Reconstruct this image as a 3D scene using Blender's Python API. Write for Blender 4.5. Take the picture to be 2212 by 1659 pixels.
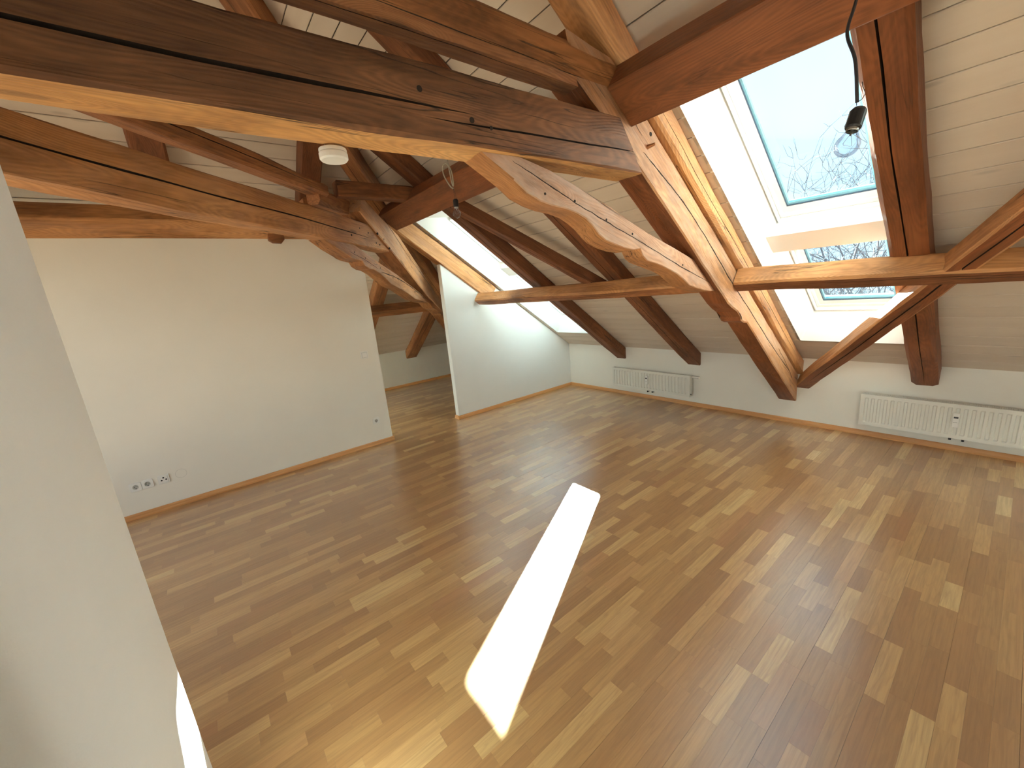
import bpy, bmesh, math, random
from mathutils import Vector, Matrix, noise
D = bpy.data; SC = bpy.context.scene; COL = SC.collection
for o in list(D.objects): D.objects.remove(o)
random.seed(7)
TH = math.radians(36.0); CS, SN, TN = math.cos(TH), math.sin(TH), math.tan(TH)
KZ = .727                     # height of the knee wall under the slope
RX = -2.849                   # rear knee wall plane
BY, EX = -6.6, 9.2            # back wall, right-hand end wall

# ------------------------------------------------------------------ camera
cam = D.cameras.new('camera'); co = D.objects.new('camera', cam); COL.objects.link(co)
cam.sensor_width = 36.0; cam.lens = 36.0*857.8/2212; cam.clip_start = .02; cam.clip_end = 200
RR = [(0.62000102, 0.77933952, -0.09071186), (0.12494291, -0.21220923, -0.96920406), (-0.77458893, 0.5895737, -0.22894289)]
CP = Vector((4.744, -4.914, 1.7))
ax, ay, az = Vector(RR[0]), -Vector(RR[1]), -Vector(RR[2])
co.matrix_world = Matrix(((ax.x, ay.x, az.x, CP.x), (ax.y, ay.y, az.y, CP.y), (ax.z, ay.z, az.z, CP.z), (0, 0, 0, 1)))
SC.camera = co

# ------------------------------------------------------------------ world, sun, exposure
SC.view_settings.view_transform = 'Standard'; SC.view_settings.look = 'None'
SC.view_settings.gamma = 1.0; SC.view_settings.use_curve_mapping = False
SC.view_settings.exposure = EXPO = 0.17
SKY_STRENGTH = 2.45
w = D.worlds.new('sky'); SC.world = w; w.use_nodes = True
nt = w.node_tree; nt.nodes.clear()
def N(nt, typ, **k):
    n = nt.nodes.new(typ)
    for a, v in k.items():
        if a.startswith('i_'): n.inputs[int(a[2:]) if a[2:].isdigit() else a[2:].replace('_', ' ')].default_value = v
        else: setattr(n, a, v)
    return n
def LK(nt, a, b): nt.links.new(a, b)
def ramp(nt, stops, fac=None, interp='LINEAR'):
    r = nt.nodes.new('ShaderNodeValToRGB'); e = r.color_ramp.elements; r.color_ramp.interpolation = interp
    while len(e) < len(stops): e.new(.5)
    for i, (p, c) in enumerate(stops): e[i].position = p; e[i].color = (*c, 1) if len(c) == 3 else c
    if fac is not None: LK(nt, fac, r.inputs[0])
    return r
tc = N(nt, 'ShaderNodeTexCoord'); sep = N(nt, 'ShaderNodeSeparateXYZ'); LK(nt, tc.outputs['Generated'], sep.inputs[0])
grad = ramp(nt, [(0.0, (.80, .80, .78)), (.5, (.86, .88, .88)), (.56, (.80, .86, .90)), (.75, (.70, .80, .90)), (1, (.60, .73, .88))])
mr = N(nt, 'ShaderNodeMapRange'); mr.inputs[1].default_value = -1; mr.inputs[2].default_value = 1; LK(nt, sep.outputs[2], mr.inputs[0]); LK(nt, mr.outputs[0], grad.inputs[0])
cl = N(nt, 'ShaderNodeTexNoise'); cl.inputs['Scale'].default_value = 2.6; cl.inputs['Detail'].default_value = 3; LK(nt, tc.outputs['Generated'], cl.inputs['Vector'])
cr = ramp(nt, [(.42, (0, 0, 0)), (.72, (.75, .75, .75))], cl.outputs[0])
mx = N(nt, 'ShaderNodeMixRGB'); LK(nt, cr.outputs[0], mx.inputs[0]); LK(nt, grad.outputs[0], mx.inputs[1]); mx.inputs[2].default_value = (.94, .96, .98, 1)
bg = N(nt, 'ShaderNodeBackground'); bg.inputs[1].default_value = SKY_STRENGTH; LK(nt, mx.outputs[0], bg.inputs[0])
wo = N(nt, 'ShaderNodeOutputWorld'); LK(nt, bg.outputs[0], wo.inputs[0])
SUN_DIR = Vector((1.619, -1.65, -1.0)).normalized()
sl = D.lights.new('sun', 'SUN'); so = D.objects.new('sun', sl); COL.objects.link(so)
sl.energy = 390.0; sl.color = (1.0, .84, .64); sl.angle = math.radians(.53)
so.rotation_euler = SUN_DIR.to_track_quat('-Z', 'Y').to_euler(); so.location = (-12, 12, 10)

# ------------------------------------------------------------------ materials
def newmat(name):
    m = D.materials.new(name); m.use_nodes = True; t = m.node_tree
    b = t.nodes['Principled BSDF']; return m, t, b
def mapping(t, src, scale, rnd=None):
    mp = N(t, 'ShaderNodeMapping'); mp.inputs['Scale'].default_value = scale; LK(t, src, mp.inputs[0])
    if rnd is not None: LK(t, rnd, mp.inputs['Location'])
    return mp.outputs[0]
def noisen(t, vec, scale=1, detail=3, rough=.5):
    n = N(t, 'ShaderNodeTexNoise'); n.inputs['Scale'].default_value = scale; n.inputs['Detail'].default_value = detail; n.inputs['Roughness'].default_value = rough
    LK(t, vec, n.inputs['Vector']); return n.outputs[0]
def math_(t, op, a, b=None):
    n = N(t, 'ShaderNodeMath', operation=op)
    for i, v in enumerate((a, b)):
        if v is None: continue
        if isinstance(v, (int, float)): n.inputs[i].default_value = v
        else: LK(t, v, n.inputs[i])
    return n.outputs[0]
def mixc(t, f, a, b, typ='MIX'):
    n = N(t, 'ShaderNodeMixRGB', blend_type=typ)
    for i, v in enumerate((f, a, b)):
        if isinstance(v, (int, float)): n.inputs[i].default_value = v
        elif isinstance(v, tuple): n.inputs[i].default_value = (*v, 1)
        else: LK(t, v, n.inputs[i])
    return n.outputs[0]
def bump(t, b, h, strength, dist):
    n = N(t, 'ShaderNodeBump'); n.inputs['Strength'].default_value = strength; n.inputs['Distance'].default_value = dist
    LK(t, h, n.inputs['Height']); LK(t, n.outputs[0], b.inputs['Normal'])
def rndvec(t):
    oi = N(t, 'ShaderNodeObjectInfo'); m = math_(t, 'MULTIPLY', oi.outputs['Random'], 37.0)
    c = N(t, 'ShaderNodeCombineXYZ'); [LK(t, m, c.inputs[i]) for i in range(3)]; return c.outputs[0], oi.outputs['Random']

def wood(name, light, mid, dark, rough=.62, knots=.5, cracks=.85, grey=0.0, rel=1.0):
    """old timber, grain along the object's X"""
    m, t, b = newmat(name)
    o = N(t, 'ShaderNodeTexCoord').outputs['Object']; rv, rn = rndvec(t)
    big = noisen(t, mapping(t, o, (.7, 3.4, 3.4), rv), 1, 1.5)
    # knots
    v = N(t, 'ShaderNodeTexVoronoi'); v.inputs['Scale'].default_value = 1; LK(t, mapping(t, o, (1.15, 4.6, 4.6), rv), v.inputs['Vector'])
    kd = v.outputs['Distance']
    kr = ramp(t, [(0, (1, 1, 1)), (.26, (0, 0, 0))], kd).outputs[0]
    field = math_(t, 'ADD', big, math_(t, 'MULTIPLY', kr, .22))
    fib = noisen(t, mapping(t, o, (2.2, 75, 75), rv), 1, 3, .6)
    fld2 = math_(t, 'ADD', field, math_(t, 'MULTIPLY', fib, .012))
    rings = math_(t, 'SINE', math_(t, 'MULTIPLY', fld2, 330.0))
    r01 = math_(t, 'MULTIPLY_ADD', rings, .5); t.nodes[-1].inputs[2].default_value = .5
    blot = noisen(t, mapping(t, o, (1.1, 4, 4), rv), 1, 4, .6)
    base = ramp(t, [(.34, dark), (.48, mid), (.63, light)], blot).outputs[0]
    c1 = mixc(t, math_(t, 'MULTIPLY', r01, .42), base, tuple(x*.52 for x in mid))
    c2 = mixc(t, math_(t, 'MULTIPLY', ramp(t, [(.35, (0, 0, 0)), (.62, (1, 1, 1))], fib).outputs[0], .30), c1, tuple(min(1, x*1.15) for x in light))
    st = ramp(t, [(.50, (0, 0, 0)), (.66, (1, 1, 1))], noisen(t, mapping(t, o, (1.6, 6, 6), rv), 1, 5, .7)).outputs[0]
    c2 = mixc(t, math_(t, 'MULTIPLY', st, .55), c2, tuple(x*.6 for x in dark))
    # dark long checks
    ck = noisen(t, mapping(t, o, (.9, 26, 26), rv), 1, 2, .4)
    ckm = ramp(t, [(.485, (0, 0, 0)), (.5, (1, 1, 1)), (.515, (0, 0, 0))], ck).outputs[0]
    gate = ramp(t, [(.52, (0, 0, 0)), (.60, (1, 1, 1))], noisen(t, mapping(t, o, (1.4, 5, 5), rv), 1, 1)).outputs[0]
    ckg = math_(t, 'MULTIPLY', ckm, gate)
    c3 = mixc(t, math_(t, 'MULTIPLY', ckg, cracks), c2, (.018, .008, .004))
    kc = ramp(t, [(0, (1, 1, 1)), (.055, (.8, .8, .8)), (.10, (0, 0, 0))], kd).outputs[0]
    c4 = mixc(t, math_(t, 'MULTIPLY', kc, knots), c3, (.03, .012, .006))
    if grey > 0:
        gm = ramp(t, [(.42, (0, 0, 0)), (.68, (1, 1, 1))], noisen(t, mapping(t, o, (2.4, 9, 9), rv), 1, 5, .65)).outputs[0]
        c4 = mixc(t, math_(t, 'MULTIPLY', gm, grey), c4, (.52, .36, .27))
    LK(t, c4, b.inputs['Base Color']); b.inputs['Roughness'].default_value = rough
    b.inputs['Specular IOR Level'].default_value = .35
    h = math_(t, 'ADD', math_(t, 'MULTIPLY', fib, .5), math_(t, 'MULTIPLY', r01, .25))
    h = math_(t, 'SUBTRACT', h, math_(t, 'MULTIPLY', ckg, 1.5))
    bump(t, b, h, .55*rel, .004)
    return m
W_OLD = wood('old_beam_wood', (.44, .18, .066), (.25, .092, .034), (.10, .036, .015))
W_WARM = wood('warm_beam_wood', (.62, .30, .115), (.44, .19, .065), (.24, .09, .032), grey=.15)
W_STRUT = wood('weathered_strut_wood', (.66, .33, .15), (.48, .22, .09), (.27, .11, .045), grey=.55, rough=.55)
W_GREY = wood('weathered_brace_wood', (.62, .34, .20), (.47, .23, .12), (.28, .12, .06), grey=.75, rough=.55)
W_OLDL = wood('brown_soffit_wood', (.52, .24, .09), (.34, .14, .05), (.18, .07, .028))  # darker brown for brace undersides, shade put into the tone
W_TIE = wood('dark_tie_beam_wood', (.27, .11, .044), (.13, .050, .021), (.055, .020, .009), knots=.8)
W_GOLD = wood('lit_golden_wood', (.74, .40, .15), (.58, .28, .09), (.36, .15, .05))  # cleaner underside, plus floor bounce painted into the colour
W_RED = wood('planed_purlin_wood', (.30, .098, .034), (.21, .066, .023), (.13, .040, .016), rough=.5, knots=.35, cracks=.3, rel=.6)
W_DARK = wood('dark_rafter_wood', (.27, .10, .038), (.17, .058, .023), (.085, .028, .012))

def plain(name, col, rough=.5, metal=0, spec=.5):
    m, t, b = newmat(name); b.inputs['Base Color'].default_value = (*col, 1); b.inputs['Roughness'].default_value = rough
    b.inputs['Metallic'].default_value = metal; b.inputs['Specular IOR Level'].default_value = spec; return m
def plaster(name, col, sc=220, st=.25, mottled=.03):
    m, t, b = newmat(name); o = N(t, 'ShaderNodeTexCoord').outputs['Object']
    n = noisen(t, mapping(t, o, (1, 1, 1)), 2.2, 4); c = ramp(t, [(.3, tuple(x*(1-mottled) for x in col)), (.7, col)], n).outputs[0]
    LK(t, c, b.inputs['Base Color']); b.inputs['Roughness'].default_value = .78; b.inputs['Specular IOR Level'].default_value = .25
    bump(t, b, noisen(t, mapping(t, o, (1, 1, 1)), sc, 3, .6), st, .002); return m
M_WALL = plaster('white_wall_paint', (.90, .87, .79))
M_PART = plaster('white_partition_paint', (.86, .86, .84))
M_PIER = plaster('rough_pier_plaster', (.87, .885, .90), 60, .5, .05)
M_LIN = plaster('white_reveal_paint', (.90, .90, .88), 200, .1)
M_WHITE = plain('white_lacquer', (.86, .87, .86), .35)
M_SOCK = plain('white_plastic', (.88, .87, .83), .3)
M_SOCKIN = plain('shaded_recess_plastic', (.50, .49, .45), .4)  # darker plastic, paints in the shade of recesses and edge gaps
M_RAD = plain('radiator_enamel', (.80, .79, .72), .35)
M_DARKHOLE = plain('dark_recess', (.015, .013, .012), .8)
M_BLACK = plain('black_plastic', (.012, .012, .014), .45)
M_GASKET = plain('dark_gasket', (.03, .05, .09), .4)
M_SPACER = plain('blue_grey_spacer', (.16, .34, .42), .3)
M_METAL = plain('grey_metal', (.5, .5, .5), .35, 1)
M_BRASS = plain('screw_cap_metal', (.75, .74, .7), .3, 1)
M_CABLE = plain('grey_cable', (.42, .38, .30), .5)
M_CABLEB = plain('black_cable', (.02, .017, .022), .5)
M_CRACK = plain('shaded_crack', (.022, .011, .006), .95)  # near-black tone painting the unlit inside of splits
M_PEG = plain('dark_hole', (.02, .01, .006), .9)
M_DECK = plain('dark_underlay', (.03, .022, .018), .9)
M_OUT = plain('roof_deck', (.12, .08, .06), .9)

def glass(name, tint, gloss=.02):
    m, t, b = newmat(name); t.nodes.remove(b); out = t.nodes['Material Output']
    tr = N(t, 'ShaderNodeBsdfTransparent'); tr.inputs[0].default_value = (*tint, 1)
    gl = N(t, 'ShaderNodeBsdfGlossy'); gl.inputs['Roughness'].default_value = .02
    fr = N(t, 'ShaderNodeFresnel'); fr.inputs[0].default_value = 1.45
    mx = N(t, 'ShaderNodeMixShader'); LK(t, math_(t, 'MULTIPLY', fr.outputs[0], gloss*10), mx.inputs[0]); LK(t, tr.outputs[0], mx.inputs[1]); LK(t, gl.outputs[0], mx.inputs[2]); LK(t, mx.outputs[0], out.inputs[0])
    return m
M_GLASS = glass('window_glass', (.64, .77, .85))
M_CLEAR = glass('clear_window_glass', (.94, .96, .95))
M_BULB = glass('bulb_glass', (.90, .91, .93), .05)

def ceil_mat():
    m, t, b = newmat('whitewashed_pine'); o = N(t, 'ShaderNodeTexCoord').outputs['Object']; rv, rn = rndvec(t)
    f = noisen(t, mapping(t, o, (1.2, 60, 60), rv), 1, 3, .6); bl = noisen(t, mapping(t, o, (.7, 7, 7), rv), 1, 3)
    c = ramp(t, [(.3, (.60, .495, .40)), (.7, (.69, .59, .49))], bl).outputs[0]
    c = mixc(t, math_(t, 'MULTIPLY', f, .25), c, (.76, .67, .58))
    c = mixc(t, math_(t, 'MULTIPLY', rn, .10), c, (.60, .48, .38))
    v = N(t, 'ShaderNodeTexVoronoi'); v.inputs['Scale'].default_value = 1; LK(t, mapping(t, o, (2.2, 9, 9), rv), v.inputs['Vector'])
    k = ramp(t, [(0, (1, 1, 1)), (.07, (.7, .7, .7)), (.13, (0, 0, 0))], v.outputs['Distance']).outputs[0]
    c = mixc(t, math_(t, 'MULTIPLY', k, .38), c, (.30, .25, .22))
    LK(t, c, b.inputs['Base Color']); b.inputs['Roughness'].default_value = .6; b.inputs['Specular IOR Level'].default_value = .25
    bump(t, b, f, .2, .001); return m
M_CEIL = ceil_mat()
def floor_mat():
    m, t, b = newmat('laminate_oak_strip'); a = N(t, 'ShaderNodeAttribute', attribute_name='tone')
    o = N(t, 'ShaderNodeTexCoord').outputs['Object']
    sx = N(t, 'ShaderNodeSeparateColor'); LK(t, a.outputs['Color'], sx.inputs[0])
    cx = N(t, 'ShaderNodeCombineXYZ'); m9 = math_(t, 'MULTIPLY', sx.outputs[1], 50.0); [LK(t, m9, cx.inputs[i]) for i in range(3)]
    base = ramp(t, [(0, (.36, .175, .065)), (.25, (.46, .245, .092)), (.5, (.56, .32, .125)), (.8, (.65, .41, .17)), (1, (.73, .50, .235))], sx.outputs[0]).outputs[0]
    f = noisen(t, mapping(t, o, (90, 3, 1), cx.outputs[0]), 1, 3, .65)
    g = noisen(t, mapping(t, o, (14, 1.3, 1), cx.outputs[0]), 1, 3, .5)
    rings = math_(t, 'SINE', math_(t, 'MULTIPLY', g, 60.0))
    c = mixc(t, math_(t, 'MULTIPLY', ramp(t, [(.4, (0, 0, 0)), (.65, (1, 1, 1))], f).outputs[0], .30), base, (.20, .09, .038))
    c = mixc(t, math_(t, 'MULTIPLY', ramp(t, [(.3, (0, 0, 0)), (1, (1, 1, 1))], rings).outputs[0], .14), c, (.19, .085, .036))
    red = mixc(t, math_(t, 'MULTIPLY', sx.outputs[2], .35), c, (.40, .16, .07))
    LK(t, red, b.inputs['Base Color'])
    rr = math_(t, 'MULTIPLY_ADD', f, .10); t.nodes[-1].inputs[2].default_value = .27
    LK(t, rr, b.inputs['Roughness']); b.inputs['Specular IOR Level'].default_value = .8; b.inputs['Coat Weight'].default_value = .75; b.inputs['Coat Roughness'].default_value = .27; b.inputs['Coat IOR'].default_value = 2.0
    bump(t, b, f, .10, .0006); return m
M_FLOOR = floor_mat()
def base_mat():
    m, t, b = newmat('beech_baseboard'); o = N(t, 'ShaderNodeTexCoord').outputs['Object']
    f = noisen(t, mapping(t, o, (3, 60, 60)), 1, 3)
    LK(t, ramp(t, [(.3, (.50, .22, .07)), (.7, (.62, .30, .11))], f).outputs[0], b.inputs['Base Color']); b.inputs['Roughness'].default_value = .4; return m
M_BASE = base_mat()

# ------------------------------------------------------------------ object helpers
def link(name, bm, mat, parent=None, mw=None, smooth=False):
    bmesh.ops.recalc_face_normals(bm, faces=bm.faces[:])
    me = D.meshes.new(name); bm.to_mesh(me); bm.free()
    if smooth:
        for p in me.polygons: p.use_smooth = True
    for m_ in (mat if isinstance(mat, (list, tuple)) else [mat]): me.materials.append(m_)
    o = D.objects.new(name, me); COL.objects.link(o)
    if parent is not None: o.parent = parent
    if mw is not None:
        if parent is not None: o.matrix_local = mw
        else: o.matrix_world = mw
    return o
def tag(o, label=None, cat=None, group=None, kind=None):
    if label: o['label'] = label
    if cat: o['category'] = cat
    if group: o['group'] = group
    if kind: o['kind'] = kind
    return o
def empty(name, loc=(0, 0, 0), mw=None):
    o = D.objects.new(name, None); COL.objects.link(o); o.empty_display_size = .05
    if mw is not None: o.matrix_world = mw
    else: o.location = loc
    return o
def box(bm, x0, x1, y0, y1, z0, z1, mi=0):
    vs = [bm.verts.new((x, y, z)) for x in (x0, x1) for y in (y0, y1) for z in (z0, z1)]
    for f in ((0, 1, 3, 2), (4, 6, 7, 5), (0, 4, 5, 1), (2, 3, 7, 6), (0, 2, 6, 4), (1, 5, 7, 3)):
        bm.faces.new([vs[i] for i in f]).material_index = mi
    return vs
def bbox(bm, x0, x1, y0, y1, z0, z1, r=.004, seg=2):
    t = bmesh.new(); box(t, x0, x1, y0, y1, z0, z1)
    bmesh.ops.bevel(t, geom=t.edges[:], offset=r, segments=seg, affect='EDGES', profile=.5)
    me = D.meshes.new('t'); t.to_mesh(me); t.free(); bm.from_mesh(me); D.meshes.remove(me)
def cyl(bm, a, b, r0, r1=None, seg=16, cap=True):
    a, b = Vector(a), Vector(b); r1 = r0 if r1 is None else r1
    d = (b-a).normalized(); u = d.orthogonal().normalized(); v = d.cross(u)
    A = [bm.verts.new(a+(u*math.cos(q)+v*math.sin(q))*r0) for q in [2*math.pi*i/seg for i in range(seg)]]
    B = [bm.verts.new(b+(u*math.cos(q)+v*math.sin(q))*r1) for q in [2*math.pi*i/seg for i in range(seg)]]
    for i in range(seg): bm.faces.new((A[i], A[(i+1) % seg], B[(i+1) % seg], B[i]))
    if cap: bm.faces.new(A[::-1]); bm.faces.new(B)
def tube(bm, pts, r, seg=8, radii=None):
    pts = [Vector(p) for p in pts]; rings = []; u = None
    for i, p in enumerate(pts):
        d = (pts[min(i+1, len(pts)-1)]-pts[max(i-1, 0)]).normalized()
        u = d.orthogonal().normalized() if u is None else (u-d*u.dot(d)).normalized()
        v = d.cross(u); rr = radii[i] if radii else r
        rings.append([bm.verts.new(p+(u*math.cos(q)+v*math.sin(q))*rr) for q in [2*math.pi*k/seg for k in range(seg)]])
    for A, B in zip(rings, rings[1:]):
        for k in range(seg): bm.faces.new((A[k], A[(k+1) % seg], B[(k+1) % seg], B[k]))
    bm.faces.new(rings[0][::-1]); bm.faces.new(rings[-1])
def spline(pts, n=8):
    pts = [Vector(p) for p in pts]; out = []
    for i in range(len(pts)-1):
        p0, p1, p2, p3 = pts[max(i-1, 0)], pts[i], pts[i+1], pts[min(i+2, len(pts)-1)]
        for k in range(n):
            t = k/n; out.append(.5*((2*p1)+(p2-p0)*t+(2*p0-5*p1+4*p2-p3)*t*t+(-p0+3*p1-3*p2+p3)*t**3))
    out.append(pts[-1]); return out
def lathe(bm, prof, seg=24, origin=(0, 0, 0)):
    o = Vector(origin); rings = []
    for r, z in prof:
        rings.append([bm.verts.new(o+Vector((r*math.cos(q), r*math.sin(q), z))) for q in [2*math.pi*k/seg for k in range(seg)]] if r > 1e-5 else [bm.verts.new(o+Vector((0, 0, z)))])
    for A, B in zip(rings, rings[1:]):
        for k in range(seg):
            a, b2, c, d = A[k % len(A)], A[(k+1) % len(A)], B[(k+1) % len(B)], B[k % len(B)]
            vs = []
            for q in (a, b2, c, d):
                if q not in vs: vs.append(q)
            if len(vs) > 2: bm.faces.new(vs)
def matrix(o, x, y, z):
    return Matrix(((x[0], y[0], z[0], o[0]), (x[1], y[1], z[1], o[1]), (x[2], y[2], z[2], o[2]), (0, 0, 0, 1)))

SEED = [0]
def beam(name, label, P0, P1, w, d, nv, mat, ch=.012, rough=.004, bow=.008, cracks=(), cut0=None, cut1=None, holes=(), group=None, parent=None, seg=.11, w1=None, d1=None, cat='beam', kind=None, soffit=None):
    """hewn timber: centre line P0-P1, width w across, depth d along nv. cut0/cut1 = (point, normal) end planes. cracks = (face, s0, s1, v0, v1, width, depth)"""
    P0, P1 = Vector(P0), Vector(P1); X = (P1-P0); L = X.length; X.normalize()
    Z = Vector(nv); Z = (Z-X*Z.dot(X)).normalized(); Y = Z.cross(X)
    mw = matrix(P0, X, Y, Z); inv = mw.inverted(); DEEP = set()
    SEED[0] += 1; sd = SEED[0]*13.7
    n = max(2, int(L/seg)); bm = bmesh.new(); rings = []
    w1 = w1 or w; d1 = d1 or d
    cuts = []
    for c in (cut0, cut1):
        if c: p = inv @ Vector(c[0]); q = (mw.to_3x3().transposed() @ Vector(c[1])); cuts.append((p, q))
        else: cuts.append(None)
    for i in range(n+1):
        s = L*i/n; tt = i/n; W = (w+(w1-w)*tt)/2; H = (d+(d1-d)*tt)/2
        env = min(1, s/.25, (L-s)/.25) if L > .6 else .3
        by = bow*env*noise.noise(Vector((s*.7, sd, 0))); bz = bow*env*noise.noise(Vector((s*.7, 0, sd)))
        ring = []
        for face in range(4):
            c_ = ch*(1+.9*noise.noise(Vector((s*1.6, face*5.1+sd, 3.3))))
            half = W if face in (0, 2) else H
            fr = c_/(2*half)
            mine = sorted([c for c in cracks if c[0] == face], key=lambda c: c[3])
            ps = [(fr, 0)] if mine else [(fr, 0), (.27, 0), (.5, 0), (.73, 0), (1-fr, 0)]
            last = fr
            for (cf, s0, s1, v0, v1, cw, cd) in mine:
                k = (s-s0)/max(1e-6, s1-s0); inr = 0 < k < 1
                kk = min(max(k, 0), 1); v = v0+(v1-v0)*kk+.035*noise.noise(Vector((s*1.7, sd+cf, v0*9)))
                v = min(max(v, last+.06), .93)
                e = (min(1, kk*5, (1-kk)*5)**.6*(.65+.6*abs(noise.noise(Vector((s*2.3, sd, 7)))))) if inr else 0
                h = cw*e/(2*half)/2+.0005
                ps += [((last+v-h)/2, 0), (v-h, 0), (v, cd*e), (v+h, 0)]; last = v+h
            if mine: ps += [((last+1-fr)/2, 0), (1-fr, 0)]
            for f, dep in ps:
                if face == 0: y, z, ny, nz = -W+2*W*f, -H, 0, -1
                elif face == 1: y, z, ny, nz = W, -H+2*H*f, 1, 0
                elif face == 2: y, z, ny, nz = W-2*W*f, H, 0, 1
                else: y, z, ny, nz = -W, H-2*H*f, -1, 0
                r = rough*(noise.noise(Vector((s*2.5+sd, y*9, z*9)))+.5*noise.noise(Vector((s*9+sd, y*22, z*22))))*min(1, env+.3)-dep
                if dep > .003: DEEP.add((i, len(ring)))
                ring.append(Vector((s, y+by+ny*r, z+bz+nz*r)))
        rings.append(ring)
    for j, c in enumerate(cuts):
        if not c: continue
        p, q = c
        if abs(q.x) < 1e-4: continue
        rng = rings[:max(2, int(.5/ (L/n)))] if j == 0 else rings[-max(2, int(.5/(L/n))):]
        for ring in rng:
            for k, v in enumerate(ring):
                xs = p.x-((v.y-p.y)*q.y+(v.z-p.z)*q.z)/q.x
                if (j == 0 and (v.x < xs or ring is rings[0])) or (j == 1 and (v.x > xs or ring is rings[-1])): ring[k] = Vector((xs, v.y, v.z))
    VR = [[bm.verts.new(v) for v in r] for r in rings]
    m_ = len(VR[0]); nc0 = sum(1 for c in cracks if c[0] == 0); cnt0 = 3+4*nc0 if nc0 else 5
    for A, B in zip(VR, VR[1:]):
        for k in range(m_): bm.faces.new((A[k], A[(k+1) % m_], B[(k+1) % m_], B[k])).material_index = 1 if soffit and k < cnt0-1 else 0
    bm.faces.new(VR[0][::-1]); bm.faces.new(VR[-1])
    inset = {v for i_, r_ in enumerate(VR) for j_, v in enumerate(r_) if (i_, j_) in DEEP}
    for f in bm.faces:
        if any(v in inset for v in f.verts): f.material_index = 2
    o = link(name, bm, [mat, soffit or mat, M_CRACK], parent, mw)
    for p in o.data.polygons: p.use_smooth = True
    try: o.data.set_sharp_from_angle(angle=math.radians(32))
    except Exception: pass
    if parent is None: tag(o, label, cat, group, kind)
    if holes:
        for (hx, hy, hz, nn, hr) in holes:     # pegs and nail holes, dark round plugs standing slightly in the face
            b2 = bmesh.new(); p = Vector((hx, hy, hz)); cyl(b2, p-Vector(nn)*.01, p+Vector(nn)*.0015, hr, seg=10)
            link('peg', b2, M_PEG, o, Matrix())
    return o
GRAIN = {}
def prism(name, label, poly, t0, t1, mw, mat, bev=.008, cat='beam', parent=None, rough=.003, holes=(), grain=0.0, soffit=None):
    """polygon in local X/Z, extruded along local Y from t0 to t1, long edges eased"""
    g = math.radians(grain); cg, sg_ = math.cos(g), math.sin(g); rot = lambda x, z: (x*cg+z*sg_, -x*sg_+z*cg)
    mw = mw @ Matrix.Rotation(-g, 4, 'Y')
    poly = [rot(*p) for p in poly]; pts = []
    n = len(poly)
    for i in range(n):
        a, b = Vector((poly[i][0], 0, poly[i][1])), Vector((poly[(i+1) % n][0], 0, poly[(i+1) % n][1]))
        k = max(1, int((b-a).length/.12))
        for j in range(k): pts.append(a.lerp(b, j/k))
    SEED[0] += 1; sd = SEED[0]*9.1
    cen = sum((Vector(p) for p in pts), Vector())/len(pts)
    prev = []
    bm = bmesh.new(); layers = []
    T = [(t0, bev), (t0+bev, 0), ((t0+t1)/2, 0), (t1-bev, 0), (t1, bev)]
    m = len(pts); nrm = []
    area = sum(pts[i].x*pts[(i+1) % m].z-pts[(i+1) % m].x*pts[i].z for i in range(m))
    sg = 1 if area > 0 else -1
    for i in range(m):
        e = (pts[(i+1) % m]-pts[i-1]).normalized(); nrm.append(Vector((e.z, 0, -e.x))*sg)
    for y, ins in T:
        L_ = []
        for p, q in zip(pts, nrm):
            r = rough*noise.noise(Vector((p.x*8+sd, y*20, p.z*8)))
            L_.append(bm.verts.new(Vector((p.x, y, p.z))-q*(ins-r)))
        layers.append(L_)
    for A, B in zip(layers, layers[1:]):
        for k in range(m): bm.faces.new((A[k], A[(k+1) % m], B[(k+1) % m], B[k]))
    bm.faces.new(layers[0]); bm.faces.new(layers[-1][::-1])
    bmesh.ops.triangulate(bm, faces=[f for f in bm.faces if len(f.verts) > 4])
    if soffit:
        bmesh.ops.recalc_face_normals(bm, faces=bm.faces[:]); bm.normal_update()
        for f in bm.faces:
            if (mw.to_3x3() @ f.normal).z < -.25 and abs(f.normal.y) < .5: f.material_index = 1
    o = link(name, bm, [mat, soffit] if soffit else mat, parent, mw)
    if parent is None: tag(o, label, cat)
    GRAIN[o.name] = rot
    for (hx, hy, hz, nn, hr) in holes:
        hx, hz = rot(hx, hz); b2 = bmesh.new(); p = Vector((hx, hy, hz)); cyl(b2, p-Vector(nn)*.01, p+Vector(nn)*.0015, hr, seg=10); link('peg', b2, M_PEG, o, Matrix())
    return o

def crack(parent, pts, y, w):  # thin dark sliver on the face, painted shade of a split
    rot = GRAIN[parent.name]; pts = [rot(*p) for p in pts]
    bm = bmesh.new(); P = spline([(p[0], y, p[1]) for p in pts], 9); n = len(P); A, B = [], []
    SEED[0] += 1
    for i, p in enumerate(P):
        t = i/(n-1); d = (P[min(i+1, n-1)]-P[max(i-1, 0)]).normalized(); q = Vector((-d.z, 0, d.x))
        ww = w*min(1, t*7, (1-t)*7)**.7*(.45+.9*abs(noise.noise(Vector((i*.33, SEED[0], 0)))))
        c = p+q*.006*noise.noise(Vector((i*.45, SEED[0], 5)))
        A.append(bm.verts.new(c+q*ww/2)); B.append(bm.verts.new(c-q*ww/2))
    for i in range(n-1): bm.faces.new((A[i], A[i+1], B[i+1], B[i]))
    r_ = bmesh.ops.extrude_face_region(bm, geom=bm.faces[:])
    for v in r_['geom']:
        if isinstance(v, bmesh.types.BMVert): v.co.y += -.004 if y > 0 else .004
    return link('crack', bm, M_CRACK, parent, Matrix())
N1 = Vector((0, SN, CS)); U1 = Vector((0, -CS, SN)); X1 = Vector((1, 0, 0))
N2 = Vector((-SN, 0, CS)); U2 = Vector((CS, 0, SN)); X2 = Vector((0, -1, 0))
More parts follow.
